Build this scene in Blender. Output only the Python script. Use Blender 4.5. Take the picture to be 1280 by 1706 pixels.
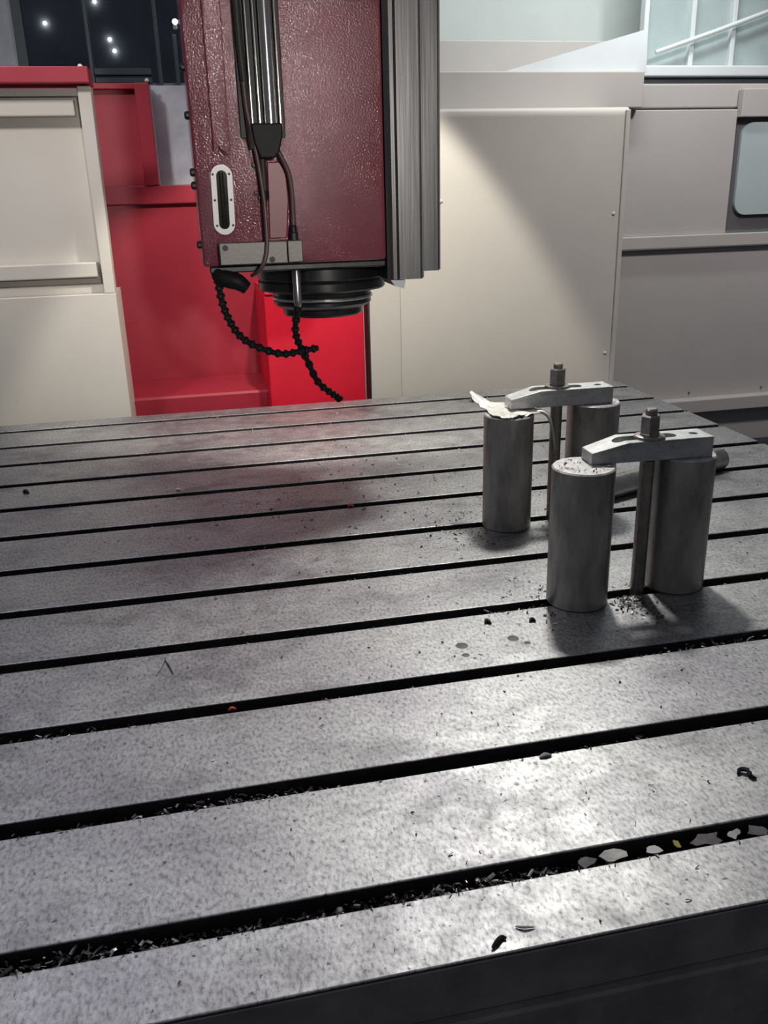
import bpy, bmesh, math, random
from mathutils import Vector, Matrix
random.seed(7)
for o in list(bpy.data.objects): bpy.data.objects.remove(o)
scene = bpy.context.scene
C = scene.collection

# ------------------------------------------------------------------ camera
CAM_H = 0.689
yaw, pitch, roll = 0.2013, 0.35236, 0.02778
fwd = Vector((math.sin(yaw)*math.cos(pitch), math.cos(yaw)*math.cos(pitch), -math.sin(pitch)))
right = Vector((math.cos(yaw), -math.sin(yaw), 0)); down = fwd.cross(right)
r2 = math.cos(roll)*right + math.sin(roll)*down
d2 = -math.sin(roll)*right + math.cos(roll)*down
cd = bpy.data.cameras.new('camera'); cam = bpy.data.objects.new('camera', cd); C.objects.link(cam)
cd.sensor_fit = 'HORIZONTAL'; cd.sensor_width = 36; cd.lens = 1440/1280*36; cd.clip_start = 0.02
cam.matrix_world = Matrix((( r2.x, -d2.x, -fwd.x, 0), (r2.y, -d2.y, -fwd.y, 0), (r2.z, -d2.z, -fwd.z, CAM_H), (0, 0, 0, 1)))
scene.camera = cam

# ------------------------------------------------------------------ world, lights, exposure
w = bpy.data.worlds.new('hall_ambient'); scene.world = w; w.use_nodes = True
w.node_tree.nodes['Background'].inputs[0].default_value = (0.80, 0.86, 1.0, 1)
w.node_tree.nodes['Background'].inputs[1].default_value = 0.085
vs = scene.view_settings
vs.view_transform = 'Standard'; vs.look = 'None'; vs.gamma = 1; vs.use_curve_mapping = False; vs.exposure = 0.0
scene.cycles.use_denoising = True
scene.cycles.caustics_reflective = False; scene.cycles.caustics_refractive = False

def lamp(name, kind, loc, target, power, col, **kw):
    l = bpy.data.lights.new(name, kind); o = bpy.data.objects.new(name, l); C.objects.link(o)
    l.energy = power; l.color = col
    for k, v in kw.items(): setattr(l, k, v)
    o.location = loc
    o.rotation_euler = (Vector(target)-Vector(loc)).to_track_quat('-Z', 'Y').to_euler()
    return o
# work lamp under the crossbeam, right of the head (casts the clamp shadows towards the camera)
lamp('work_lamp_light', 'SPOT', (0.85, 2.10, 1.52), (0.66, 1.35, 0.0), 76, (1.0, 0.985, 0.94), spot_size=math.radians(118), spot_blend=0.55, shadow_soft_size=0.07)
# work lamp behind the head that lights the guards and the red column
lamp('rear_lamp_light', 'SPOT', (0.42, 2.45, 1.40), (0.42, 3.15, 0.10), 76, (1.0, 0.96, 0.86), spot_size=math.radians(78), spot_blend=0.25, shadow_soft_size=0.03)
# hall tube above the right guard
lamp('hall_tube_light', 'AREA', (1.55, 3.0, 1.95), (1.55, 3.6, 1.15), 13, (0.93, 1.0, 0.98), shape='RECTANGLE', size=0.9, size_y=0.1)
# hall lighting over the operator's side
lamp('hall_light', 'AREA', (-1.0, 2.2, 2.7), (-0.2, 1.0, 0.0), 20, (0.86, 0.87, 1.0), shape='RECTANGLE', size=1.8, size_y=0.9)
lamp('operator_lamp_light', 'SPOT', (0.40, -0.9, 0.98), (0.24, 1.9, 0.84), 130, (1.0, 0.93, 0.90), spot_size=math.radians(34), spot_blend=0.9, shadow_soft_size=0.06)

lamp('right_fill_light', 'SPOT', (2.2, 1.7, 2.3), (1.9, 3.35, 0.5), 125, (1.0, 0.96, 0.96), spot_size=math.radians(60), spot_blend=0.8, shadow_soft_size=0.15)  # unseen fill spot added to brighten the right-hand guard panels
lamp('left_fill_light', 'SPOT', (-1.1, 1.6, 2.2), (-0.5, 3.1, 0.62), 125, (1.0, 0.97, 0.95), spot_size=math.radians(46), spot_blend=0.7, shadow_soft_size=0.15)  # unseen fill spot, added and coned to lift the left guard

# ------------------------------------------------------------------ materials
def nn(nt, t, **kw):
    n = nt.nodes.new(t)
    for k, v in kw.items(): setattr(n, k, v)
    return n
def mat(name, col, rough=0.5, metal=0.0, var=0.0, vscale=6.0, bump=0.0, bscale=60.0, spec=0.5, rvar=0.0, stretch=(1,1,1), col2=None, coat=0.0, bdist=0.002):
    m = bpy.data.materials.new(name); m.use_nodes = True; nt = m.node_tree
    b = nt.nodes['Principled BSDF']
    b.inputs['Base Color'].default_value = (*col, 1); b.inputs['Roughness'].default_value = rough
    b.inputs['Metallic'].default_value = metal; b.inputs['Specular IOR Level'].default_value = spec
    b.inputs['Coat Weight'].default_value = coat
    if var or rvar or bump:
        g = nn(nt, 'ShaderNodeNewGeometry'); mp = nn(nt, 'ShaderNodeMapping'); mp.inputs['Scale'].default_value = stretch
        nt.links.new(g.outputs['Position'], mp.inputs['Vector'])
    if var or rvar:
        n = nn(nt, 'ShaderNodeTexNoise'); n.inputs['Scale'].default_value = vscale; n.inputs['Detail'].default_value = 8; n.inputs['Roughness'].default_value = 0.65
        nt.links.new(mp.outputs[0], n.inputs['Vector'])
    if var:
        r = nn(nt, 'ShaderNodeValToRGB'); r.color_ramp.elements[0].position = 0.3; r.color_ramp.elements[1].position = 0.7
        lo = [c*(1-var) for c in col]; hi = [min(1, c*(1+var)) for c in (col2 or col)]
        r.color_ramp.elements[0].color = (*lo, 1); r.color_ramp.elements[1].color = (*hi, 1)
        nt.links.new(n.outputs['Fac'], r.inputs['Fac']); nt.links.new(r.outputs[0], b.inputs['Base Color'])
    if rvar:
        mr = nn(nt, 'ShaderNodeMapRange'); mr.inputs['To Min'].default_value = max(0.03, rough-rvar); mr.inputs['To Max'].default_value = min(1, rough+rvar)
        mr.inputs['From Min'].default_value = 0.3; mr.inputs['From Max'].default_value = 0.7
        nt.links.new(n.outputs['Fac'], mr.inputs['Value']); nt.links.new(mr.outputs[0], b.inputs['Roughness'])
    if bump:
        n2 = nn(nt, 'ShaderNodeTexNoise'); n2.inputs['Scale'].default_value = bscale; n2.inputs['Detail'].default_value = 3
        nt.links.new(mp.outputs[0], n2.inputs['Vector'])
        bp = nn(nt, 'ShaderNodeBump'); bp.inputs['Strength'].default_value = bump; bp.inputs['Distance'].default_value = bdist
        nt.links.new(n2.outputs['Fac'], bp.inputs['Height']); nt.links.new(bp.outputs[0], b.inputs['Normal'])
    return m

def table_mat():
    m = bpy.data.materials.new('milled_table_steel'); m.use_nodes = True; nt = m.node_tree; b = nt.nodes['Principled BSDF']; L = nt.links.new
    g = nn(nt, 'ShaderNodeNewGeometry'); P = g.outputs['Position']
    def noise(scale, det=6, rough=0.6, stretch=None, rot=0):
        n = nn(nt, 'ShaderNodeTexNoise'); n.inputs['Scale'].default_value = scale; n.inputs['Detail'].default_value = det; n.inputs['Roughness'].default_value = rough
        if stretch:
            mp = nn(nt, 'ShaderNodeMapping'); mp.inputs['Scale'].default_value = stretch; mp.inputs['Rotation'].default_value = (0, 0, rot); L(P, mp.inputs[0]); L(mp.outputs[0], n.inputs['Vector'])
        else: L(P, n.inputs['Vector'])
        return n.outputs['Fac']
    def ramp(src, stops):
        r = nn(nt, 'ShaderNodeValToRGB'); e = r.color_ramp.elements
        while len(e) < len(stops): e.new(0.5)
        for i, (p, c) in enumerate(stops): e[i].position = p; e[i].color = (c, c, c, 1) if not isinstance(c, tuple) else (*c, 1)
        L(src, r.inputs[0]); return r.outputs[0]
    def mul(a, c, fac=1.0, mode='MULTIPLY'):
        x = nn(nt, 'ShaderNodeMix', data_type='RGBA', blend_type=mode); x.inputs[0].default_value = fac; L(a, x.inputs[6]); L(c, x.inputs[7]); return x.outputs[2]
    base = ramp(noise(3.5, 9, .68), [(.30, (.32, .305, .33)), (.5, (.43, .425, .43)), (.72, (.52, .52, .505))])
    grain = ramp(noise(210, 4, .6, (1, .55, 1), .5), [(.30, .50), (.5, 1.0), (.72, 1.25)])
    lay = ramp(noise(70, 5, .7, (.35, 1.6, 1), .0), [(.3, .86), (.7, 1.08)])
    pits = ramp(noise(120, 2, .5), [(.0, 1), (.67, 1), (.72, .35)])
    smear = ramp(noise(9, 6, .62, (.6, 1, 1), .4), [(.25, .55), (.48, 1.0)])
    c = mul(mul(mul(mul(base, grain), lay), pits), smear)
    L(c, b.inputs['Base Color'])
    b.inputs['Metallic'].default_value = 0.96
    rr = ramp(noise(22, 6, .65), [(.3, .45), (.7, .62)]); L(rr, b.inputs['Roughness'])
    bp = nn(nt, 'ShaderNodeBump'); bp.inputs['Strength'].default_value = .35; bp.inputs['Distance'].default_value = .0007
    L(noise(260, 4, .6, (1, .5, 1), .7), bp.inputs['Height']); L(bp.outputs[0], b.inputs['Normal'])
    return m

def chip_mat():
    m = bpy.data.materials.new('metal_swarf'); m.use_nodes = True; nt = m.node_tree; b = nt.nodes['Principled BSDF']
    g = nn(nt, 'ShaderNodeNewGeometry'); r = nn(nt, 'ShaderNodeValToRGB'); e = r.color_ramp.elements
    e[0].position = 0; e[0].color = (.012, .010, .016, 1); e[1].position = .55; e[1].color = (.10, .092, .10, 1)
    x = e.new(.82); x.color = (.30, .29, .28, 1); x = e.new(.97); x.color = (.75, .72, .68, 1)
    nt.links.new(g.outputs['Random Per Island'], r.inputs[0]); nt.links.new(r.outputs[0], b.inputs['Base Color'])
    b.inputs['Metallic'].default_value = .6; b.inputs['Roughness'].default_value = .42
    return m

M = dict(
    table=table_mat(), chips=chip_mat(),
    table_side=mat('table_side_iron', (.34, .30, .285), .55, .3, .3, 14, .2, 90),
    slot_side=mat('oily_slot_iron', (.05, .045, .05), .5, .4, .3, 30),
    red=mat('red_machine_enamel', (.33, .018, .036), .42, 0, .10, 3, .05, 25),
    lit_red=mat('lit_red_enamel', (.66, .010, .032), .5, 0, .08, 3, .05, 25, spec=.3),  # column red made brighter: lamp light on the box put into its colour
    ram_red=mat('pebbled_red_enamel', (.19, .036, .053), .085, 0, .14, 7, 1.0, 290, bdist=.0012, spec=.8),
    ram_smooth=mat('smooth_red_enamel', (.20, .02, .03), .40, 0, .15, 12, .06, 30),
    beige=mat('beige_sheet_enamel', (.58, .545, .485), .46, 0, .05, 2.2, .03, 20),
    beige_grey=mat('grey_beige_sheet_enamel', (.45, .42, .40), .46, 0, .05, 2.2, .03, 20),
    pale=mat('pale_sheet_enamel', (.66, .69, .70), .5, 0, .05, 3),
    steel=mat('brushed_steel', (.46, .45, .43), .30, .95, .22, 30, .12, 120, rvar=.08, stretch=(1, 1, .06)),
    dark_steel=mat('dark_guide_steel', (.165, .165, .16), .34, .8, .35, 60, .10, 160, stretch=(1, 1, .03)),
    chrome=mat('polished_rod_steel', (.72, .70, .66), .17, 1.0, .08, 30, stretch=(1, 1, .1)),
    iron=mat('black_spindle_steel', (.045, .045, .045), .30, .75, .3, 25),
    post=mat('turned_post_steel', (.44, .42, .39), .38, .7, .40, 26, .12, 60, rvar=.1, stretch=(1, 1, .35)),
    post_top=mat('bright_post_end_steel', (.52, .50, .49), .5, .45, .35, 60, .4, 140),
    clamp=mat('worn_clamp_steel', (.62, .62, .61), .45, .35, .25, 40, .3, 90),
    nut=mat('nut_steel', (.33, .30, .28), .38, .7, .25, 60),
    shim=mat('crumpled_shim_metal', (.80, .77, .70), .45, .15, .25, 50, .5, 120),
    rubber=mat('black_plastic', (.012, .012, .012), .5, 0, .2, 60, spec=.15),
    cable=mat('grey_cable_jacket', (.030, .032, .027), .5, 0, .2, 50, spec=.3),
    pipe=mat('brown_grey_pipe', (.10, .06, .058), .4, 0, .2, 50),
    block=mat('dull_block_steel', (.17, .165, .15), .5, .7, .4, 40, .12, 120, rvar=.08),
    hole=mat('dark_bolt_head', (.02, .02, .02), .45, .5),
    white=mat('white_sight_plastic', (.82, .80, .76), .35),
    oil_glass=mat('dark_oil_window', (.02, .022, .014), .08, 0, .4, 40),
    greypanel=mat('blue_grey_sheet_metal', (.56, .58, .63), .45, .2, .18, 9),
    hall=mat('dark_hall_wall', (.42, .46, .52), .8, 0, .2, 3),
    hall_pale=mat('pale_hall_wall', (.60, .63, .61), .7, 0, .06, 2),
    bars=mat('grey_window_bar', (.13, .15, .155), .5, .2),
    pale_bars=mat('pale_window_bar', (.66, .70, .70), .5),
    frosted=mat('frosted_window_glass', (.40, .47, .47), .25, 0, .12, 6),
    door_pane=mat('milky_door_glass', (.44, .50, .50), .18, 0, .06, 4),
    gasket=mat('grey_rubber_gasket', (.10, .095, .10), .6),
    floor=mat('oily_concrete', (.06, .055, .06), .6, 0, .35, 4),
    trough=mat('oily_trough_steel', (.035, .028, .045), .45, .3, .35, 9),
    oil=mat('oil_drop', (.11, .11, .10), .55, .2),
    red_bit=mat('red_plastic_shaving', (.70, .10, .06), .5),
    yellow_bit=mat('yellow_shaving', (.65, .52, .16), .5),
    flake=mat('grey_metal_flake', (.20, .185, .19), .5, .3, .3, 90),
    dark_chip=mat('dark_steel_chip', (.02, .018, .02), .45, .4),
)
def glass_mat():
    m = bpy.data.materials.new('tinted_window_glass'); m.use_nodes = True; b = m.node_tree.nodes['Principled BSDF']
    b.inputs['Base Color'].default_value = (.55, .58, .62, 1); b.inputs['Transmission Weight'].default_value = 1
    b.inputs['Roughness'].default_value = .03; b.inputs['IOR'].default_value = 1.2
    return m
M['glass'] = glass_mat()
def emit_mat(name, col, s):
    m = bpy.data.materials.new(name); m.use_nodes = True; b = m.node_tree.nodes['Principled BSDF']
    b.inputs['Emission Color'].default_value = (*col, 1); b.inputs['Emission Strength'].default_value = s; return m
M['glow_dot'] = emit_mat('reflection_glow', (1, .98, .92), 9)  # glow for hall lights mirrored in the dark glass

# ------------------------------------------------------------------ helpers
ORG = {}
def link(name, me, m, parent=None, origin=None):
    o = bpy.data.objects.new(name, me); C.objects.link(o)
    if m is not None: me.materials.append(m)
    if parent is not None:
        o.parent = parent; off = ORG[parent.name]; me.transform(Matrix.Translation(-off)); ORG[o.name] = off.copy()
    else:
        og = Vector(origin) if origin else Vector((0, 0, 0)); o.location = og; me.transform(Matrix.Translation(-og)); ORG[o.name] = og
    return o
def obj(name, bm, m, parent=None, origin=None, smooth=None):
    me = bpy.data.meshes.new(name); bmesh.ops.recalc_face_normals(bm, faces=bm.faces); bm.to_mesh(me); bm.free()
    if smooth is not None:
        for p in me.polygons: p.use_smooth = True
        try: me.set_sharp_from_angle(angle=math.radians(smooth))
        except Exception: pass
    if origin is None and parent is None and len(me.vertices):
        vs_ = [v.co for v in me.vertices]
        origin = ((min(v.x for v in vs_)+max(v.x for v in vs_))/2, (min(v.y for v in vs_)+max(v.y for v in vs_))/2, min(v.z for v in vs_))
    return link(name, me, m, parent, origin)
def thing(name, label, cat, loc, group=None):
    o = bpy.data.objects.new(name, None); C.objects.link(o); o.location = loc; ORG[o.name] = Vector(loc)
    o.empty_display_size = .05
    tag(o, label, cat, group); return o
def tag(o, label, cat, group=None, kind=None):
    o['label'] = label; o['category'] = cat
    if group: o['group'] = group
    if kind: o['kind'] = kind
    return o
def struct(o): o['kind'] = 'structure'; return o
def box(b, bev=0.0, bm=None, seg=2):
    x0, x1, y0, y1, z0, z1 = b
    t = bmesh.new(); bmesh.ops.create_cube(t, size=1)
    for v in t.verts: v.co = Vector((x0+(v.co.x+.5)*(x1-x0), y0+(v.co.y+.5)*(y1-y0), z0+(v.co.z+.5)*(z1-z0)))
    if bev: bmesh.ops.bevel(t, geom=list(t.edges), offset=bev, segments=seg, affect='EDGES', profile=.5)
    return merge(bm, t)
def merge(bm, t):
    if bm is None: return t
    me = bpy.data.meshes.new('tmp'); t.to_mesh(me); t.free(); bm.from_mesh(me); bpy.data.meshes.remove(me); return bm
def lathe(prof, center, axis='Z', seg=40, bm=None):
    """prof: (radius, height) list, closed by caps where r=0 is not given"""
    t = bmesh.new(); rings = []
    for r, h in prof:
        if r <= 1e-6: rings.append([t.verts.new((0, 0, h))])
        else: rings.append([t.verts.new((r*math.cos(2*math.pi*i/seg), r*math.sin(2*math.pi*i/seg), h)) for i in range(seg)])
    for a, b in zip(rings, rings[1:]):
        for i in range(seg):
            j = (i+1) % seg
            if len(a) == 1 and len(b) == 1: continue
            if len(a) == 1: t.faces.new((a[0], b[i], b[j]))
            elif len(b) == 1: t.faces.new((a[i], a[j], b[0]))
            else: t.faces.new((a[i], a[j], b[j], b[i]))
    for rg in (rings[0], rings[-1]):
        if len(rg) > 1: t.faces.new(rg)
    if isinstance(axis, str): rot = {'Z': Matrix.Identity(3), 'X': Matrix.Rotation(math.pi/2, 3, 'Y'), 'Y': Matrix.Rotation(-math.pi/2, 3, 'X')}[axis]
    else: rot = Vector((0, 0, 1)).rotation_difference(Vector(axis)).to_matrix()
    for v in t.verts: v.co = rot @ v.co + Vector(center)
    return merge(bm, t)
def spline(pts, n):
    P = [Vector(p) for p in pts]; P = [P[0]*2-P[1]] + P + [P[-1]*2-P[-2]]; out = []
    segs = len(P)-3
    for k in range(n+1):
        t = k/n*segs; i = min(int(t), segs-1); u = t-i; a, b, c, d = P[i:i+4]
        out.append(.5*((2*b)+(-a+c)*u+(2*a-5*b+4*c-d)*u*u+(-a+3*b-3*c+d)*u**3))
    return out
def tube(pts, r, seg=10, bm=None, n=24):
    pts = spline(pts, n); t = bmesh.new(); rings = []
    up = Vector((0, 1, 0))
    for i, p in enumerate(pts):
        d = (pts[min(i+1, len(pts)-1)]-pts[max(i-1, 0)]).normalized()
        a = d.cross(up); a = a.normalized() if a.length > 1e-4 else d.cross(Vector((1, 0, 0))).normalized(); b = d.cross(a)
        rr = r(i/(len(pts)-1)) if callable(r) else r
        rings.append([t.verts.new(p+a*rr*math.cos(2*math.pi*k/seg)+b*rr*math.sin(2*math.pi*k/seg)) for k in range(seg)])
    for A, B in zip(rings, rings[1:]):
        for k in range(seg): t.faces.new((A[k], A[(k+1) % seg], B[(k+1) % seg], B[k]))
    t.faces.new(rings[0]); t.faces.new(rings[-1])
    return merge(bm, t)
def prism(poly, y0, y1, bm=None, plane='XZ', bev=0.0):
    """extrude polygon (list of 2D) between y0 and y1 of the missing axis"""
    t = bmesh.new()
    f3 = {'XZ': lambda a, b, c: (a, c, b), 'XY': lambda a, b, c: (a, b, c), 'YZ': lambda a, b, c: (c, a, b)}[plane]
    A = [t.verts.new(f3(a, b, y0)) for a, b in poly]; B = [t.verts.new(f3(a, b, y1)) for a, b in poly]; n = len(poly)
    t.faces.new(A); t.faces.new(B[::-1])
    for i in range(n): t.faces.new((A[i], B[i], B[(i+1) % n], A[(i+1) % n]))
    bmesh.ops.recalc_face_normals(t, faces=t.faces)
    if bev: bmesh.ops.bevel(t, geom=list(t.edges), offset=bev, segments=2, affect='EDGES', profile=.5)
    return merge(bm, t)
def rrect(x0, x1, z0, z1, r, n=8):
    pts = []
    for cx, cz, a0 in ((x1-r, z1-r, 0), (x0+r, z1-r, 90), (x0+r, z0+r, 180), (x1-r, z0+r, 270)):
        for k in range(n+1):
            a = math.radians(a0+90*k/n); pts.append((cx+r*math.cos(a), cz+r*math.sin(a)))
    return pts
def ring_prism(outer, inner, y0, y1):
    """flat frame between two outlines with the same number of points (XZ plane)"""
    t = bmesh.new(); n = len(outer)
    V = [[t.verts.new((a, y, b)) for a, b in pl] for pl in (outer, inner) for y in (y0, y1)]
    o0, o1, i0, i1 = V
    for k in range(n):
        j = (k+1) % n
        t.faces.new((o0[k], o0[j], i0[j], i0[k])); t.faces.new((o1[k], i1[k], i1[j], o1[j]))
        t.faces.new((o0[k], o1[k], o1[j], o0[j])); t.faces.new((i0[k], i0[j], i1[j], i1[k]))
    return t
def carve(bm, cutters):
    """boolean difference, result as a new bmesh"""
    me = bpy.data.meshes.new('a'); bmesh.ops.recalc_face_normals(bm, faces=bm.faces); bm.to_mesh(me); bm.free(); a = bpy.data.objects.new('a', me); C.objects.link(a); tmp = [a]
    for cbm in cutters:
        cm = bpy.data.meshes.new('c'); bmesh.ops.recalc_face_normals(cbm, faces=cbm.faces); cbm.to_mesh(cm); cbm.free(); c = bpy.data.objects.new('c', cm); C.objects.link(c); tmp.append(c)
        md = a.modifiers.new('b', 'BOOLEAN'); md.operation = 'DIFFERENCE'; md.object = c; md.solver = 'EXACT'
    dg = bpy.context.evaluated_depsgraph_get(); res = bpy.data.meshes.new_from_object(a.evaluated_get(dg))
    out = bmesh.new(); out.from_mesh(res)
    for o in tmp: bpy.data.objects.remove(o)
    return out

# ------------------------------------------------------------------ setting
struct(obj('floor', box((-4, 4.5, -2.5, 9, -.86, -.80)), M['floor']))
struct(obj('wall_back', box((-4, .62, 7.0, 7.1, -.8, 4)), M['hall']))
struct(obj('wall_right', box((.62, 4.5, 3.90, 4.0, -.8, 4)), M['hall_pale']))
# window in the pale wall
wn = struct(obj('window_1', box((1.80, 3.2, 3.60, 3.90, 1.06, 1.10), .004), M['pale_bars']))
obj('window_sill', box((1.78, 3.2, 3.56, 3.90, 1.105, 1.146), .006), M['pale'], wn)
for x0, x1 in ((1.875, 2.062), (2.082, 2.246), (2.266, 2.60), (2.62, 2.95)):
    obj('pane', box((x0, x1, 3.635, 3.645, 1.146, 2.1)), M['frosted'], wn)
for x in (1.865, 2.072, 2.256, 2.61, 2.96): obj('mullion', box((x-.010, x+.010, 3.61, 3.65, 1.146, 2.1), .003), M['pale_bars'], wn)
t = bmesh.new(); t = tube([(1.90, 3.585, 1.195), (2.15, 3.585, 1.27), (2.40, 3.585, 1.35), (2.75, 3.585, 1.46)], .009, 8, n=6)
obj('diagonal_bar', t, M['pale_bars'], wn, smooth=40)  # pale diagonal bar across the panes

# ------------------------------------------------------------------ the slotted table
XL, XR, YF, YB = -1.6, 1.528, .600, 3.000
table = thing('machine_table', 'long grey steel machine table cut by twelve parallel slots', 'worktable', (0, 1.8, -.8))
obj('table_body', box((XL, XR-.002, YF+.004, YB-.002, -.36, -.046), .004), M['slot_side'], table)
obj('front_ledge', box((XL, XR, YF-.012, YF+.06, -.34, -.066), .003), M['table_side'], table, smooth=None)
obj('front_fascia', box((XL, XR, YF-.0015, YF+.03, -.0655, -.0035), .001), M['table_side'], table)
obj('pedestal', box((XL+.1, XR-.1, YF+.12, YB-.12, -.8, -.36), .01), M['table_side'], table)
far = [.714+.2*k for k in range(12)]; SW = .0285
ys = [YF] + [y for f in far for y in (f-SW, f)] + [YB]
strips = []
for i in range(0, len(ys), 2):
    s = obj('table_strip', box((XL, XR, ys[i], ys[i+1], -.046, 0), .0017), M['table'], table)
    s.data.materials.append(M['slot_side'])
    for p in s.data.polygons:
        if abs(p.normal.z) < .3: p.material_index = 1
    strips.append(s)

# ------------------------------------------------------------------ right-hand guards
g1 = thing('sheet_guard', 'large plain beige sheet-metal guard panel behind the clamps', 'guard panel', (1.07, 3.1, -.8))
prof = [(3.08, -.8), (3.08, .925)] + [(3.10-.02*math.cos(a), .935+.02*math.sin(a)) for a in (.3, .7, 1.1, 1.5708)] + [(3.30, .955), (3.30, .93), (3.115, .925), (3.11, -.8)]
obj('panel', prism(prof, .71, 1.549, plane='YZ'), M['beige'], g1, smooth=30)
obj('end_panel', prism([(.592, -.8), (.709, -.8), (.709, .42), (.66, .42), (.655, .395), (.598, .38)], 3.081, 3.11), M['beige'], g1)
obj('gap_shade', box((.5868, .5912, 3.079, 3.14, -.8, .372)), M['rubber'], g1)  # black strip added for the shaded gap beside the red box
obj('edge_strip', box((1.535, 1.552, 3.074, 3.12, -.8, .945), .002), M['beige'], g1)
for x, z in ((1.512, .094), (1.512, .60), (.86, .66)):
    obj('screw', lathe([(.0065, 0), (.006, .003), (.003, .005)], (x, 3.081, z), (0, -1, 0), 12), M['beige'], g1)

g2 = thing('machine_guard', 'grey-beige machine guard with ledge and rounded window at the right', 'guard panel', (2.2, 3.36, -.8))
obj('upper_panel', box((1.60, 2.143, 3.345, 3.37, .50, .965), .004), M['beige_grey'], g2)
obj('header', box((1.716, 3.2, 3.355, 3.42, .972, 1.056), .004), M['beige_grey'], g2)
obj('ledge', box((1.60, 3.2, 3.325, 3.38, .452, .502), .004), M['beige_grey'], g2)
obj('lower_panel', box((1.60, 3.2, 3.350, 3.38, -.8, .447), .003), M['beige_grey'], g2)
obj('sill_rail', box((1.60, 3.2, 3.30, 3.36, -.235, -.178), .004), M['beige_grey'], g2)
dr = obj('window_surround', prism([(2.140, .512), (3.2, .512), (3.2, .975), (2.150, .975)], 3.352, 3.38), M['gasket'], g2)
obj('door_header', box((2.142, 3.2, 3.318, 3.352, .935, 1.035), .003), M['beige_grey'], g2)
obj('pane', prism(rrect(2.166, 2.66, .572, .917, .05), 3.338, 3.352), M['door_pane'], dr)
for x, z in ((1.66, -.10), (2.05, -.155), (2.4, -.155)):
    obj('screw', lathe([(.005, 0), (.003, .004)], (x, 3.348, z), (0, -1, 0), 10), M['gasket'], g2)

g3 = thing('upper_cover', 'long grey horizontal cover above the plain beige guard', 'cover', (1.2, 3.4, .96))
obj('cover', box((.60, 1.712, 3.30, 3.62, .968, 1.094), .005), M['beige_grey'], g3)
obj('seam', box((.60, 1.70, 3.62, 3.64, 1.0, 1.24), .003), M['beige_grey'], g3)
g4 = obj('lit_wedge', prism([(1.165, 1.0945), (1.740, 1.0945), (1.735, 1.238), (1.72, 1.236)], 3.345, 3.40), M['pale'])  # lit area of a panel modelled as a white wedge
tag(g4, 'lit part of a panel shaped as a white wedge on the grey cover', 'panel')

# ------------------------------------------------------------------ left-hand guard
gl = thing('sheet_guard', 'framed beige sheet-metal guard with a red top rail', 'guard panel', (-.6, 3.1, -.8))
obj('top_rail', box((-1.3, -.258, 3.05, 3.18, 1.031, 1.077), .003), M['red'], gl)
obj('top_strip', box((-1.3, -.285, 3.095, 3.15, 1.000, 1.022), .002), M['beige'], gl)
obj('frame_post', prism([(-.300, .402), (-.265, .402), (-.259, 1.026), (-.300, 1.026)], 3.08, 3.15, bev=.003), M['beige'], gl)
obj('upper_rail', box((-1.3, -.318, 3.108, 3.15, .944, .992), .004), M['beige'], gl)
obj('recessed_panel', box((-1.3, -.29, 3.150, 3.17, .38, 1.02)), M['beige'], gl)
obj('lower_rail', box((-1.3, -.312, 3.095, 3.15, .455, .503), .004), M['beige'], gl)
obj('bottom_strip', box((-1.3, -.300, 3.12, 3.15, .399, .432), .003), M['beige'], gl)
obj('lower_plate', box((-.699, -.264, 3.08, 3.11, -.8, .402), .002), M['beige'], gl)
obj('side_return', box((-.30, -.264, 3.111, 3.30, -.8, .402)), M['beige'], gl)
obj('backing_plate', box((-1.3, -.70, 3.115, 3.14, -.8, .404)), M['gasket'], gl)

# ------------------------------------------------------------------ red column
rc = thing('machine_column', 'tall dark red machine column with shelf between the two guards', 'machine column', (-.05, 3.6, -.8))
obj('column_wall', box((-.62, .64, 3.60, 3.66, -.8, .6755), .003), M['red'], rc)
obj('cross_rail', box((-.62, .30, 3.575, 3.66, .676, .742), .004), M['red'], rc)
obj('recessed_panel', box((-.62, -.14, 3.63, 3.66, .742, 1.085)), M['red'], rc)
obj('column_post', prism([(-.150, .742), (-.098, .742), (-.098, 1.09), (-.150, 1.09)], 3.57, 3.66, bev=.004), M['red'], rc)
obj('top_strip', box((-.62, -.099, 3.60, 3.66, 1.072, 1.092), .003), M['red'], rc)
obj('shelf', prism([(3.28, -.8), (3.28, -.008), (3.288, 0), (3.598, .006), (3.598, -.8)], -.62, .236, plane='YZ'), M['red'], rc)
obj('side_plate', box((-.095, .16, 3.68, 3.70, .744, 1.092)), M['greypanel'], rc)['label'] = 'blue-grey bare metal plate beside the red post'
rb = thing('red_cover_box', 'lamp-lit red box cover below the spindle nose', 'machine cover', (.415, 3.4, -.8))
obj('cover_box', box((.231, .586, 3.150, 3.595, -.8, .362), .004), M['lit_red'], rb)
obj('top_lip', box((.233, .586, 3.145, 3.595, .364, .374), .003), M['lit_red'], rb)

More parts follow.
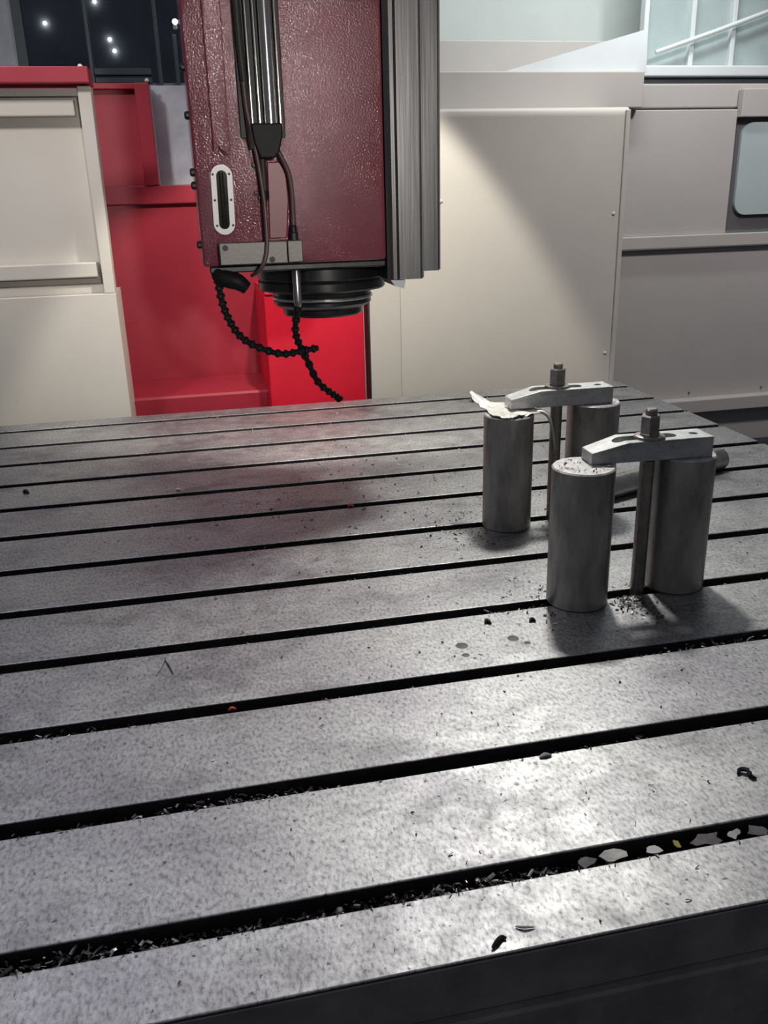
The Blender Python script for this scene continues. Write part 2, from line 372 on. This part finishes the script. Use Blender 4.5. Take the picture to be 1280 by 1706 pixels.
# ------------------------------------------------------------------ dark glazed partition, top left
gp = thing('glazed_partition', 'dark glazed partition with thin grey bars behind the red column', 'partition', (-.3, 4.5, -.8))
for x0, x1 in ((-.64, -.372), (-.35, -.075), (-.055, .40)):
    obj('pane', box((x0, x1, 4.50, 4.506, 1.19, 2.6)), M['glass'], gp)
obj('side_sheet', prism([(-1.8, .9), (-.672, .9), (-.652, 2.6), (-1.8, 2.6)], 4.48, 4.50), M['greypanel'], gp)
for x, wd in ((-.645, .020), (-.361, .007), (-.066, .008), (.012, .009)):
    obj('mullion', box((x-wd, x+wd, 4.47, 4.515, .9, 2.6) if x != .012 else (x-wd, x+wd, 4.47, 4.515, .9, 1.385), .002), M['bars'], gp)
obj('crossbar', box((-.352, -.105, 4.47, 4.515, 1.222, 1.250), .003), M['bars'], gp)
obj('crossbar', box((-.352, -.105, 4.475, 4.515, 1.190, 1.212), .003), M['bars'], gp)
obj('lower_sheet', box((-.66, .40, 4.49, 4.52, .3, 1.19)), M['hall'], gp)
for i, (x, y, z, lb) in enumerate(((-.832, 6.985, 1.838, 'leftmost tiny glowing dot, a light reflected in the dark glass'), (-.49, 6.985, 1.972, 'tiny glowing reflection dot at the top edge beside the thin window bar'),
        (-.419, 6.985, 1.742, 'small glowing reflection dot in the middle of the dark glass, upper of the pair'), (-.396, 6.985, 1.672, 'small glowing reflection dot in the middle of the dark glass, lower of the pair'), (.022, 4.44, 1.43, 'tiny glowing reflection dot on the bar next to the red head'))):
    tag(obj('lamp', lathe([(.002, -.006), (.010, -.003), (.012, 0), (.010, .006), (.004, .010)], (x, y, z), (0, -1, 0), 12), M['glow_dot'], smooth=60), lb, 'lamp', 'tiny reflected light dots in the dark glass')  # glowing dots stand in for hall lights reflected in the glass

# chip trough to the right of the table
tr = thing('chip_trough', 'dark oily steel trough between table end and right guard', 'trough', (2.3, 2.0, -.8))
obj('trough_floor', box((1.556, 3.3, .2, 3.298, -.40, -.37), .003), M['trough'], tr)
obj('trough_support', box((1.60, 3.2, .3, 3.2, -.8, -.40)), M['trough'], tr)

# ------------------------------------------------------------------ milling head
mh = thing('milling_head', 'dark red milling head hanging over the table with black spindle nose', 'milling head', (.22, 2.1, .42))
ZT = 1.9
hs = box((.019, .409, 1.900, 2.300, .556, ZT), .006, seg=3)
obj('housing', hs, M['ram_red'], mh, smooth=40)
obj('base_plate', box((.032, .410, 1.912, 2.295, .541, .555), .003), M['iron'], mh)
obj('guide_rail', prism([(.411, 1.902), (.422, 1.892), (.430, 1.892), (.434, 1.884), (.480, 1.884), (.486, 1.889), (.486, 2.02), (.411, 2.02)], .514, ZT, plane='XY'), M['dark_steel'], mh)
obj('guide_rail', prism([(.4865, 1.918), (.529, 1.918), (.532, 1.921), (.532, 2.10), (.4865, 2.10)], .527, ZT, plane='XY'), M['dark_steel'], mh)
obj('rail_edge', box((.4835, .4875, 1.8815, 1.89, .516, ZT), .001), M['chrome'], mh)
obj('rail_edge', box((.530, .5335, 1.913, 1.92, .529, ZT), .001), M['chrome'], mh)
obj('rail_wiper', prism([(.425, .500), (.445, .494), (.448, .512), (.415, .513)], 1.89, 2.0), M['pale'], mh)
# raised pad at the left with a stepped lower end
obj('raised_pad', prism([(.060, .775), (.070, .786), (.080, .772), (.093, .769), (.106, ZT), (.062, ZT)], 1.889, 1.902, bev=.003), M['ram_red'], mh, smooth=40)
obj('smooth_pocket', prism([(.160, .608), (.196, .608), (.204, .68), (.202, .735), (.190, .756), (.165, .756)], 1.8955, 1.901, bev=.002), M['ram_smooth'], mh)
for z in (.93, .845, .74, .60, .715):
    obj('side_bolt', lathe([(.008, 0), (.008, .006), (.005, .009)], (.019, 1.915, z), (-1, 0, 0), 10), M['hole'], mh)
# sight glass
sx, sz0, sz1 = .0705, .618, .754
def stad(r, inset=0, n=10):
    pts = []
    for k in range(n+1): a = math.pi*k/n; pts.append((sx+.001+r*math.cos(a), sz1-.0225+r*math.sin(a)))
    for k in range(n+1): a = math.pi+math.pi*k/n; pts.append((sx-.001+r*math.cos(a), sz0+.0225+r*math.sin(a)))
    return pts
sf = obj('sight_glass', ring_prism(stad(.0215), stad(.0108), 1.889, 1.901), M['white'], mh, smooth=30)
obj('glass', prism(stad(.0106), 1.893, 1.901), M['oil_glass'], sf)
obj('glass_tube', lathe([(.0045, .634), (.0045, .738)], (sx, 1.8915, 0), 'Z', 12), M['oil_glass'], sf, smooth=40)
for x in (sx-.0163, sx+.0163):
    for z in (.637, .686, .735): obj('screw', lathe([(.0026, 0), (.002, .0015)], (x, 1.889, z), (0, -1, 0), 8), M['hole'], sf)
# steel block with bolts
nb = obj('nozzle_block', box((.054, .1925, 1.868, 1.9, .560, .6035), .0015), M['block'], mh)
obj('end_block', box((.1935, .224, 1.866, 1.9, .561, .604), .0015), M['block'], nb)
for x, z in ((.066, .594), (.160, .568)): obj('bolt', lathe([(.006, 0), (.006, .002), (.003, .002), (.003, .001)], (x, 1.868, z), (0, -1, 0), 12), M['hole'], nb)
# balance cylinder in its dark channel
ch = obj('cylinder_channel', box((.116, .206, 1.893, 1.902, .80, ZT), .002), M['cable'], mh)
obj('thin_rod', lathe([(.0032, .815), (.0032, ZT)], (.1405, 1.882, 0), 'Z', 10), M['chrome'], ch, smooth=40)
obj('thin_rod', lathe([(.0032, .815), (.0032, ZT)], (.1555, 1.882, 0), 'Z', 10), M['chrome'], ch, smooth=40)
obj('cylinder_barrel', lathe([(.0125, .815), (.0125, ZT)], (.1765, 1.880, 0), 'Z', 28), M['chrome'], ch, smooth=40)
obj('thin_rod', lathe([(.0032, .815), (.0032, ZT)], (.1965, 1.882, 0), 'Z', 10), M['chrome'], ch, smooth=40)
obj('grey_hose', tube([(.1235, 1.887, ZT), (.124, 1.886, 1.3), (.126, 1.885, 1.0), (.131, 1.884, .88), (.137, 1.882, .78)], .0075, 10, n=30), M['cable'], ch, smooth=60)
co = obj('collar', prism([(.135, .826), (.197, .826), (.197, .805), (.188, .772), (.178, .762), (.150, .762), (.140, .79)], 1.862, 1.899, bev=.003), M['rubber'], mh)
obj('piston_rod', lathe([(.0075, .690), (.0075, .764)], (.155, 1.884, 0), 'Z', 16), M['cable'], co, smooth=40)
obj('rod_end', lathe([(.008, .684), (.009, .690), (.009, .700), (.0075, .702)], (.155, 1.884, 0), 'Z', 12), M['rubber'], co, smooth=40)
obj('oil_pipe', tube([(.180, 1.872, .785), (.192, 1.874, .765), (.205, 1.878, .735), (.210, 1.880, .70), (.210, 1.882, .65), (.209, 1.882, .612)], .0048, 10, n=30), M['pipe'], mh, smooth=60)
obj('pipe_fitting', lathe([(.009, .604), (.009, .618), (.007, .620), (.007, .630), (.005, .634)], (.209, 1.882, 0), 'Z', 12), M['hole'], mh, smooth=30)
obj('thin_cable', tube([(.128, 1.880, .90), (.131, 1.878, .85), (.142, 1.874, .78), (.149, 1.872, .72), (.152, 1.868, .67), (.151, 1.862, .60), (.143, 1.858, .565), (.130, 1.866, .546), (.118, 1.90, .535)], .0042, 8, n=40), M['pipe'], mh, smooth=60)
for x, z in ((.138, .750), (.139, .698), (.146, .688)): obj('clip', box((x-.004, x+.004, 1.890, 1.901, z-.003, z+.004), .001), M['hole'], mh)
# spindle nose
sp = obj('spindle', lathe([(.150, .541), (.150, .512), (.147, .508), (.150, .504), (.150, .488), (.146, .484), (.118, .484), (.116, .478), (.113, .462), (.116, .458), (.116, .452), (.108, .446), (.095, .440), (.094, .428), (.090, .424), (.05, .424), (.045, .44), (.0, .44)], (.293, 2.1, 0), 'Z', 72), M['iron'], mh, smooth=25)
obj('spindle_ring', lathe([(.1175, .470), (.1195, .468), (.1195, .464), (.1175, .462)], (.293, 2.1, 0), 'Z', 72), M['steel'], sp, smooth=25)
nz = obj('clear_nozzle', lathe([(.0, .458), (.005, .460), (.0085, .466), (.009, .475), (.009, .538), (.007, .542)], (.2155, 1.936, 0), 'Z', 16), M['steel'], mh, smooth=50)
# black elbow and jointed coolant hoses
obj('valve_elbow', tube([(.046, 1.925, .548), (.052, 1.92, .535), (.070, 1.915, .528), (.088, 1.91, .522), (.106, 1.91, .508)], lambda t: .013+.006*math.sin(t*3.1), 12, n=16), M['rubber'], mh, smooth=60)
def hose(name, pts, n, r):
    P = spline(pts, n); root = None
    root = obj(name, tube(pts, r*.55, 8, n=n*2), M['rubber'], mh, smooth=60)
    for i in range(n):
        a, b = P[i], P[i+1]; d = b-a; L = d.length
        obj('hose_segment', lathe([(r*.60, -.05*L), (r*.98, .12*L), (r*1.0, .42*L), (r*.70, .60*L), (r*.62, 1.0*L)], a, d.normalized(), 10), M['rubber'], root, smooth=35)
    return root
hose('coolant_hose', [(.044, 1.925, .545), (.047, 1.925, .52), (.052, 1.925, .478), (.064, 1.925, .440), (.085, 1.925, .405), (.121, 1.925, .380), (.172, 1.925, .362), (.213, 1.925, .366), (.254, 1.925, .371)], 21, .0094)
hose('coolant_hose', [(.2150, 1.936, .462), (.206, 1.940, .412), (.213, 1.942, .380), (.230, 1.945, .341), (.250, 1.948, .292), (.278, 1.95, .264), (.297, 1.95, .250), (.303, 1.95, .242)], 16, .0094)

# ------------------------------------------------------------------ clamping posts
def post(x, y, r, h, label):
    o = obj('support_post', lathe([(r-.002, 0), (r, .002), (r, h-.0025), (r-.0025, h), (0, h)], (x, y, .0002), 'Z', 56), M['post'], origin=(x, y, 0), smooth=30)
    o.data.materials.append(M['post_top'])
    for p in o.data.polygons:
        if p.center.z > h-.0024 and p.normal.z > .3: p.material_index = 1
    return tag(o, label, 'post', 'round steel support posts')
post(.611, 1.297, .0535, .250, 'round steel post nearest the camera, left foot of the front clamp')
post(.809, 1.318, .0545, .250, 'round steel post under the bolt-hole end of the front clamp')
post(.617, 1.683, .0525, .250, 'round steel post under the crumpled shim')
post(.817, 1.703, .0560, .2575, 'round steel post under the right end of the rear clamp')

def strap(cx, cy, z, rot, x0, x1, wid, label, slot):
    """side profile with a sloping nose, slotted for the bolt"""
    prof = [(x0, z), (x1, z), (x1, z+.036), (x0+.062, z+.036), (x0+.0, z+.020)]
    bm = prism(prof, cy-wid/2, cy+wid/2, bev=.0012)
    # taper the nose in plan
    for v in bm.verts:
        k = max(0, (x0+.045-v.co.x)/.045); v.co.y = cy+(v.co.y-cy)*(1-.22*k)
    s0, s1 = slot; r = .0130
    pl = [(s1+r*math.cos(a), cy+r*math.sin(a)) for a in [math.radians(-90+18*k) for k in range(11)]] + [(s0+r*math.cos(a), cy+r*math.sin(a)) for a in [math.radians(90+18*k) for k in range(11)]]
    cut1 = prism(pl, z-.02, z+.08, plane='XY')
    cut2 = lathe([(.0075, z-.02), (.0075, z+.08)], (x1-.024, cy, 0), 'Z', 20)
    bm = carve(bm, [cut1, cut2])
    R = Matrix.Translation((cx, cy, 0)) @ Matrix.Rotation(rot, 4, 'Z') @ Matrix.Translation((-cx, -cy, 0))
    bm.transform(R)
    return tag(obj('clamp_strap', bm, M['clamp'], origin=(cx, cy, z)), label, 'clamp', 'slotted clamp straps')
strap(.733, 1.313, .2504, -.03, .624, .842, .056, 'worn steel clamp strap bridging the two front posts', (.682, .772))
strap(.733, 1.702, .2580, -.03, .622, .846, .056, 'worn steel clamp strap reaching over the crumpled shim', (.682, .772))

def tbolt(x, y, zt, label):
    b = thing('clamp_bolt', label, 'bolt', (x, y, -.046), 'clamp bolts')
    obj('stud', lathe([(.0125, -.030), (.0125, zt-.02), (.0095, zt+.034), (.0102, zt+.0485), (.0085, zt+.0515), (0, zt+.0515)] if False else [(.0125, -.030), (.0125, zt-.04), (.0100, zt-.039), (.0100, zt+.0485), (.0080, zt+.0510), (0, zt+.0510)], (x, y, 0), 'Z', 24), M['nut'], b, smooth=35)
    obj('t_nut', box((x-.02, x+.02, y-.013, y+.013, -.046, -.030), .002), M['nut'], b)
    obj('washer', lathe([(.0105, zt), (.0255, zt), (.0265, zt+.002), (.0255, zt+.0045), (.020, zt+.0062), (.0105, zt+.0062)], (x, y, 0), 'Z', 32), M['nut'], b, smooth=35)
    hexa = [(.0185, zt+.0063), (.0185, zt+.008), (.0172, zt+.009), (.0172, zt+.038), (.0150, zt+.0405), (.0101, zt+.0408)]
    obj('nut', lathe(hexa, (x, y, 0), 'Z', 6), M['nut'], b)
tbolt(.733, 1.306, .2866, 'tall hexagonal nut and bolt on the front clamp')
tbolt(.731, 1.702, .2942, 'tall hexagonal nut and bolt on the rear clamp')

# round bar lying behind the front clamp
ba, bb = Vector((.890, 1.772, .0278)), Vector((1.280, 1.912, .0278)); d = bb-ba
tag(obj('round_bar', lathe([(.024, 0), (.0275, .003), (.0275, d.length-.003), (.024, d.length)], ba, d.normalized(), 36), M['steel'], smooth=35), 'steel round bar lying on the table behind the front clamp', 'bar')

# crumpled shim on the rear post
bm = bmesh.new(); rnd = random.Random(3); N, K = 16, 12; grid = []
edge_l = [(.566, 1.80), (.560, 1.765), (.570, 1.74), (.575, 1.70), (.572, 1.66), (.585, 1.632)]
def lerp(pl, t):
    t *= len(pl)-1; i = min(int(t), len(pl)-2); u = t-i; return (pl[i][0]*(1-u)+pl[i+1][0]*u, pl[i][1]*(1-u)+pl[i+1][1]*u)
edge_r = [(.655, 1.742), (.690, 1.728), (.685, 1.700), (.690, 1.680), (.682, 1.665), (.640, 1.640)]
for i in range(N+1):
    row = []
    for j in range(K+1):
        a = lerp(edge_l, i/N); b = lerp(edge_r, i/N); u = j/K
        x, y = a[0]*(1-u)+b[0]*u, a[1]*(1-u)+b[1]*u
        cl = math.hypot(x-.617, y-1.683)
        z = .2505+.0022*rnd.random()+.0016*math.sin(x*160+y*90)+.0016
        k = max(0, 1-math.hypot(x-.560, y-1.785)/.055); z += .030*k**1.3
        if cl > .054: z -= .010*min(1, (cl-.054)/.03)*(1-k)*(y < 1.68)
        row.append(bm.verts.new((x+rnd.uniform(-.0026, .0026), y+rnd.uniform(-.003, .003), z)))
    grid.append(row)
for i in range(N):
    for j in range(K): bm.faces.new((grid[i][j], grid[i][j+1], grid[i+1][j+1], grid[i+1][j]))
ex = bmesh.ops.extrude_face_region(bm, geom=list(bm.faces))
for v in [g for g in ex['geom'] if isinstance(g, bmesh.types.BMVert)]: v.co.z += .0016
sh = obj('crumpled_shim', bm, M['shim'], origin=(.617, 1.683, .25))
tag(sh, 'bright crumpled metal shim on the rear left post, one corner bent up', 'metal sheet')
obj('torn_strip', tube([(.672, 1.667, .2525), (.684, 1.661, .2525), (.694, 1.655, .243), (.701, 1.652, .222), (.706, 1.652, .20), (.709, 1.652, .172)], lambda t: .0042*(1-.45*t), 6, n=18), M['shim'], sh, smooth=50)
obj('torn_strip', tube([(.676, 1.672, .2525), (.690, 1.669, .252), (.700, 1.667, .243), (.706, 1.666, .225)], lambda t: .003*(1-.5*t), 6, n=10), M['shim'], sh, smooth=50)
obj('rolled_edge', lathe([(.002, 0), (.0048, .002), (.0048, .016), (.003, .019)], (.560, 1.775, .262), (.7, .5, -.2), 10), M['shim'], sh, smooth=50)

# ------------------------------------------------------------------ swarf
def flake(bm, p, s, rnd, kind=None):
    """thin curled chip: a bent strip with thickness"""
    ax = Vector((rnd.uniform(-1, 1), rnd.uniform(-1, 1), rnd.uniform(-.45, .45))).normalized(); nv = Vector((rnd.uniform(-.6, .6), rnd.uniform(-.6, .6), 1)).normalized()
    sd = ax.cross(nv).normalized(); nv = sd.cross(ax)
    L, W, B = s*rnd.uniform(.6, 1.4), s*rnd.uniform(.15, .5), s*rnd.uniform(-.1, .5)
    V = []
    for u in (-1, 0, 1):
        c = p+ax*L*.5*u+nv*B*(.5 if u == 0 else 0)
        V.append([bm.verts.new(c-sd*W*.5), bm.verts.new(c+sd*W*.5), bm.verts.new(c+nv*W*.22)])
    for a, b in zip(V, V[1:]):
        for k in range(3): bm.faces.new((a[k], a[(k+1) % 3], b[(k+1) % 3], b[k]))
    bm.faces.new(V[0]); bm.faces.new(V[-1][::-1])
rnd = random.Random(11)
bm = bmesh.new()
for k, f in enumerate(far):
    x0, x1 = (-.55-.1*k, .85+.12*k); x0, x1 = max(x0, XL), min(x1, XR)
    n = int((2600, 2000, 1500, 1100, 800, 600, 450, 350, 280, 220, 180, 80)[k]*1.5)
    for i in range(n):
        x = rnd.uniform(x0, x1); fill = .5+.5*math.sin(x*9+k*2.1)*math.sin(x*3.7+k)
        top = -.040+.037*(.35+.65*fill)*rnd.random()**.8
        y = f-rnd.uniform(.003, SW-.003)
        flake(bm, Vector((x, y, min(top, -.006))), rnd.uniform(.004, .010)*(1 if rnd.random() < .93 else 1.7), rnd)
sw = obj('slot_swarf', bm, M['chips'], origin=(0, 1.8, -.046))
tag(sw, 'dark glinting metal swarf lying in the table slots', 'swarf', kind='stuff')
bm = bmesh.new()
def sprinkle(n, cx, cy, sx_, sy_, s0, s1):
    for i in range(n):
        x, y = rnd.gauss(cx, sx_), rnd.gauss(cy, sy_)
        if not (XL < x < XR and YF+.01 < y < YB-.01): continue
        if any(f-SW-.002 < y < f+.002 for f in far): continue
        if any(math.hypot(x-a, y-b) < .06 for a, b in ((.611, 1.297), (.809, 1.318), (.617, 1.683), (.817, 1.703))): continue
        flake(bm, Vector((x, y, .0012)), rnd.uniform(s0, s1), rnd)
sprinkle(170, .700, 1.262, .022, .030, .004, .010)
sprinkle(90, .545, 1.30, .03, .05, .003, .008)
sprinkle(140, .52, 1.72, .05, .09, .003, .009)
sprinkle(60, .70, 1.66, .04, .05, .003, .008)
sprinkle(240, .45, 2.0, .25, .30, .004, .010)
sprinkle(60, .25, 1.75, .15, .25, .005, .011)
sprinkle(120, .2, 1.5, .5, .6, .002, .006)
sprinkle(90, .45, .80, .25, .12, .002, .006)
sprinkle(60, .40, 1.15, .2, .1, .002, .006)
sprinkle(50, 1.1, 1.5, .3, .3, .003, .008)
for px_, py_, n_, pz_ in ((.611, 1.297, 60, .2515), (.809, 1.318, 25, .2515), (.817, 1.703, 35, .259)):      # crumbs on the post ends
    for i in range(n_):
        a, q = rnd.uniform(0, 6.283), .048*math.sqrt(rnd.random())
        flake(bm, Vector((px_+q*math.cos(a), py_+q*math.sin(a), pz_)), rnd.uniform(.002, .007), rnd)
# glinting crumbs along the slot lips
for k, f in enumerate(far):
    for i in range(60):
        x = rnd.uniform(-.5-.06*k, .6+.12*k); flake(bm, Vector((min(x, XR-.01), f-SW-rnd.uniform(.0005, .004), .001)), rnd.uniform(.002, .005), rnd)
ts = obj('loose_swarf', bm, M['chips'], origin=(0, 1.8, 0))
tag(ts, 'fine metal chips scattered over the table top', 'swarf', kind='stuff')

# single chips big enough to point at
def chip(name, pts, r, m, label, cat='metal chip'):
    o = obj(name, tube([Vector(p) for p in pts], lambda t: r*(.5+.6*math.sin(3.0*t+.1)), 6, n=10), m, smooth=50); return tag(o, label, cat)
chip('curled_chip', [(.600, .787, .002), (.606, .792, .004), (.613, .787, .005), (.612, .778, .003), (.617, .774, .002)], .003, M['dark_chip'], 'dark curled steel chip near the right edge of the wide front strip')
chip('forked_chip', [(.219, .607, .002), (.225, .612, .003), (.232, .617, .002), (.236, .615, .002)], .0022, M['dark_chip'], 'dark forked steel chip close to the front edge of the table')
chip('needle_chip', [(.250, .627, .0015), (.258, .623, .0025), (.268, .622, .0015)], .0013, M['clamp'], 'thin needle-shaped chip on the front strip beside the forked chip')
chip('hair_chip', [(-.105, 1.272, .0008), (-.108, 1.245, .002), (-.118, 1.215, .0008)], .0005, M['dark_chip'], 'long hair-thin chip on the left of the table')
chip('hair_chip', [(-.106, 1.262, .0008), (-.099, 1.24, .002), (-.092, 1.214, .001)], .0010, M['dark_chip'], 'bent hair-thin chip with a dark knob, forming a fork on the left')
chip('red_shaving', [(-.013, 1.0905, .001), (-.008, 1.092, .003), (-.002, 1.0915, .001)], .0028, M['red_bit'], 'tiny red plastic shaving at a slot lip near the left front', 'shaving')
chip('red_shaving', [(.300, 1.889, .002), (.306, 1.892, .005), (.313, 1.887, .002)], .0034, M['red_bit'], 'tiny red plastic shaving in the middle of the table', 'shaving')
chip('white_chip', [(-.099, 2.1305, .002), (-.093, 2.133, .004), (-.086, 2.129, .002)], .0032, M['white'], 'bright white chip on the far left strip', 'metal chip')
chip('dark_chip', [(-.478, 2.221, .002), (-.472, 2.224, .006), (-.465, 2.217, .002)], .005, M['dark_chip'], 'dark chip lying at the far left of the table')
chip('flat_chip', [(.376, .879, .0015), (.384, .8805, .003), (.392, .8795, .0015)], .0028, M['clamp'], 'flat grey chip just in front of the second slot')
chip('dark_chip', [(.425, 1.25, .002), (.430, 1.254, .004), (.434, 1.246, .002)], .0035, M['dark_chip'], 'dark crumb behind the oil drops, left of the front post')
chip('dark_chip', [(.500, 1.236, .002), (.505, 1.240, .004), (.509, 1.234, .002)], .0032, M['dark_chip'], 'dark crumb right beside the foot of the nearest post')
def leaf(cx, cy, l, wd, rot, tilt, m, label):
    pl = []
    rr = random.Random(int(cx*1000))
    for k in range(10):
        a = 2*math.pi*k/10; q = rr.uniform(.55, 1.2); pl.append((l*.5*q*math.cos(a), wd*.5*q*math.sin(a)))
    b = prism(pl, 0, .0016, plane='XY')
    b.transform(Matrix.Translation((cx, cy, -.0075)) @ Matrix.Rotation(rot, 4, 'Z') @ Matrix.Rotation(tilt, 4, 'X'))
    tag(obj('metal_flake', b, m), label, 'metal flake', 'flakes in the front slot')
leaf(.358, .7005, .028, .015, .1, .30, M['flake'], 'grey flat flake in the front slot, leftmost of the row')
leaf(.392, .7015, .036, .017, .2, .35, M['shim'], 'pale crinkled flake in the front slot, second from the left')
leaf(.440, .7010, .026, .012, -.1, .25, M['white'], 'small near-white flake in the middle of the front slot')
leaf(.470, .7030, .009, .010, .4, .5, M['yellow_bit'], 'tiny yellow flake standing in the front slot')
leaf(.505, .7010, .040, .017, .05, .3, M['flake'], 'largest mauve-grey flake in the front slot')
leaf(.540, .7020, .022, .012, .3, .3, M['clamp'], 'small grey flake at the right end of the flake row')
leaf(.570, .7005, .034, .015, .15, .3, M['flake'], 'grey flake in the front slot at the right picture edge')

# oil drops on the table
for x, y, r, lb in ((.365, 1.188, .0100, 'dark round oil drop on the table, left of the pair'), (.453, 1.190, .0095, 'dark round oil drop on the table, right of the pair'), (.362, 1.157, .0060, 'small oil drop below the left dark drop'), (.470, 1.170, .0055, 'small faint oil drop below the right dark drop')):
    tag(obj('oil_drop', lathe([(r, 0), (r*.9, .0002), (0, .0003)], (x, y, .0002), 'Z', 20), M['oil'], smooth=60), lb, 'oil drop', 'oil drops on the table')
# metal chips on the red rails of the background, their glint painted white
chip('rail_chip', [(-.29, 3.10, 1.080), (-.284, 3.10, 1.084), (-.277, 3.10, 1.080)], .005, M['white'], 'bright metal chip on the red rail of the left guard')
chip('rail_chip', [(-.108, 3.60, 1.096), (-.103, 3.60, 1.101), (-.099, 3.60, 1.096)], .006, M['white'], 'bright metal chip on top of the red column post')
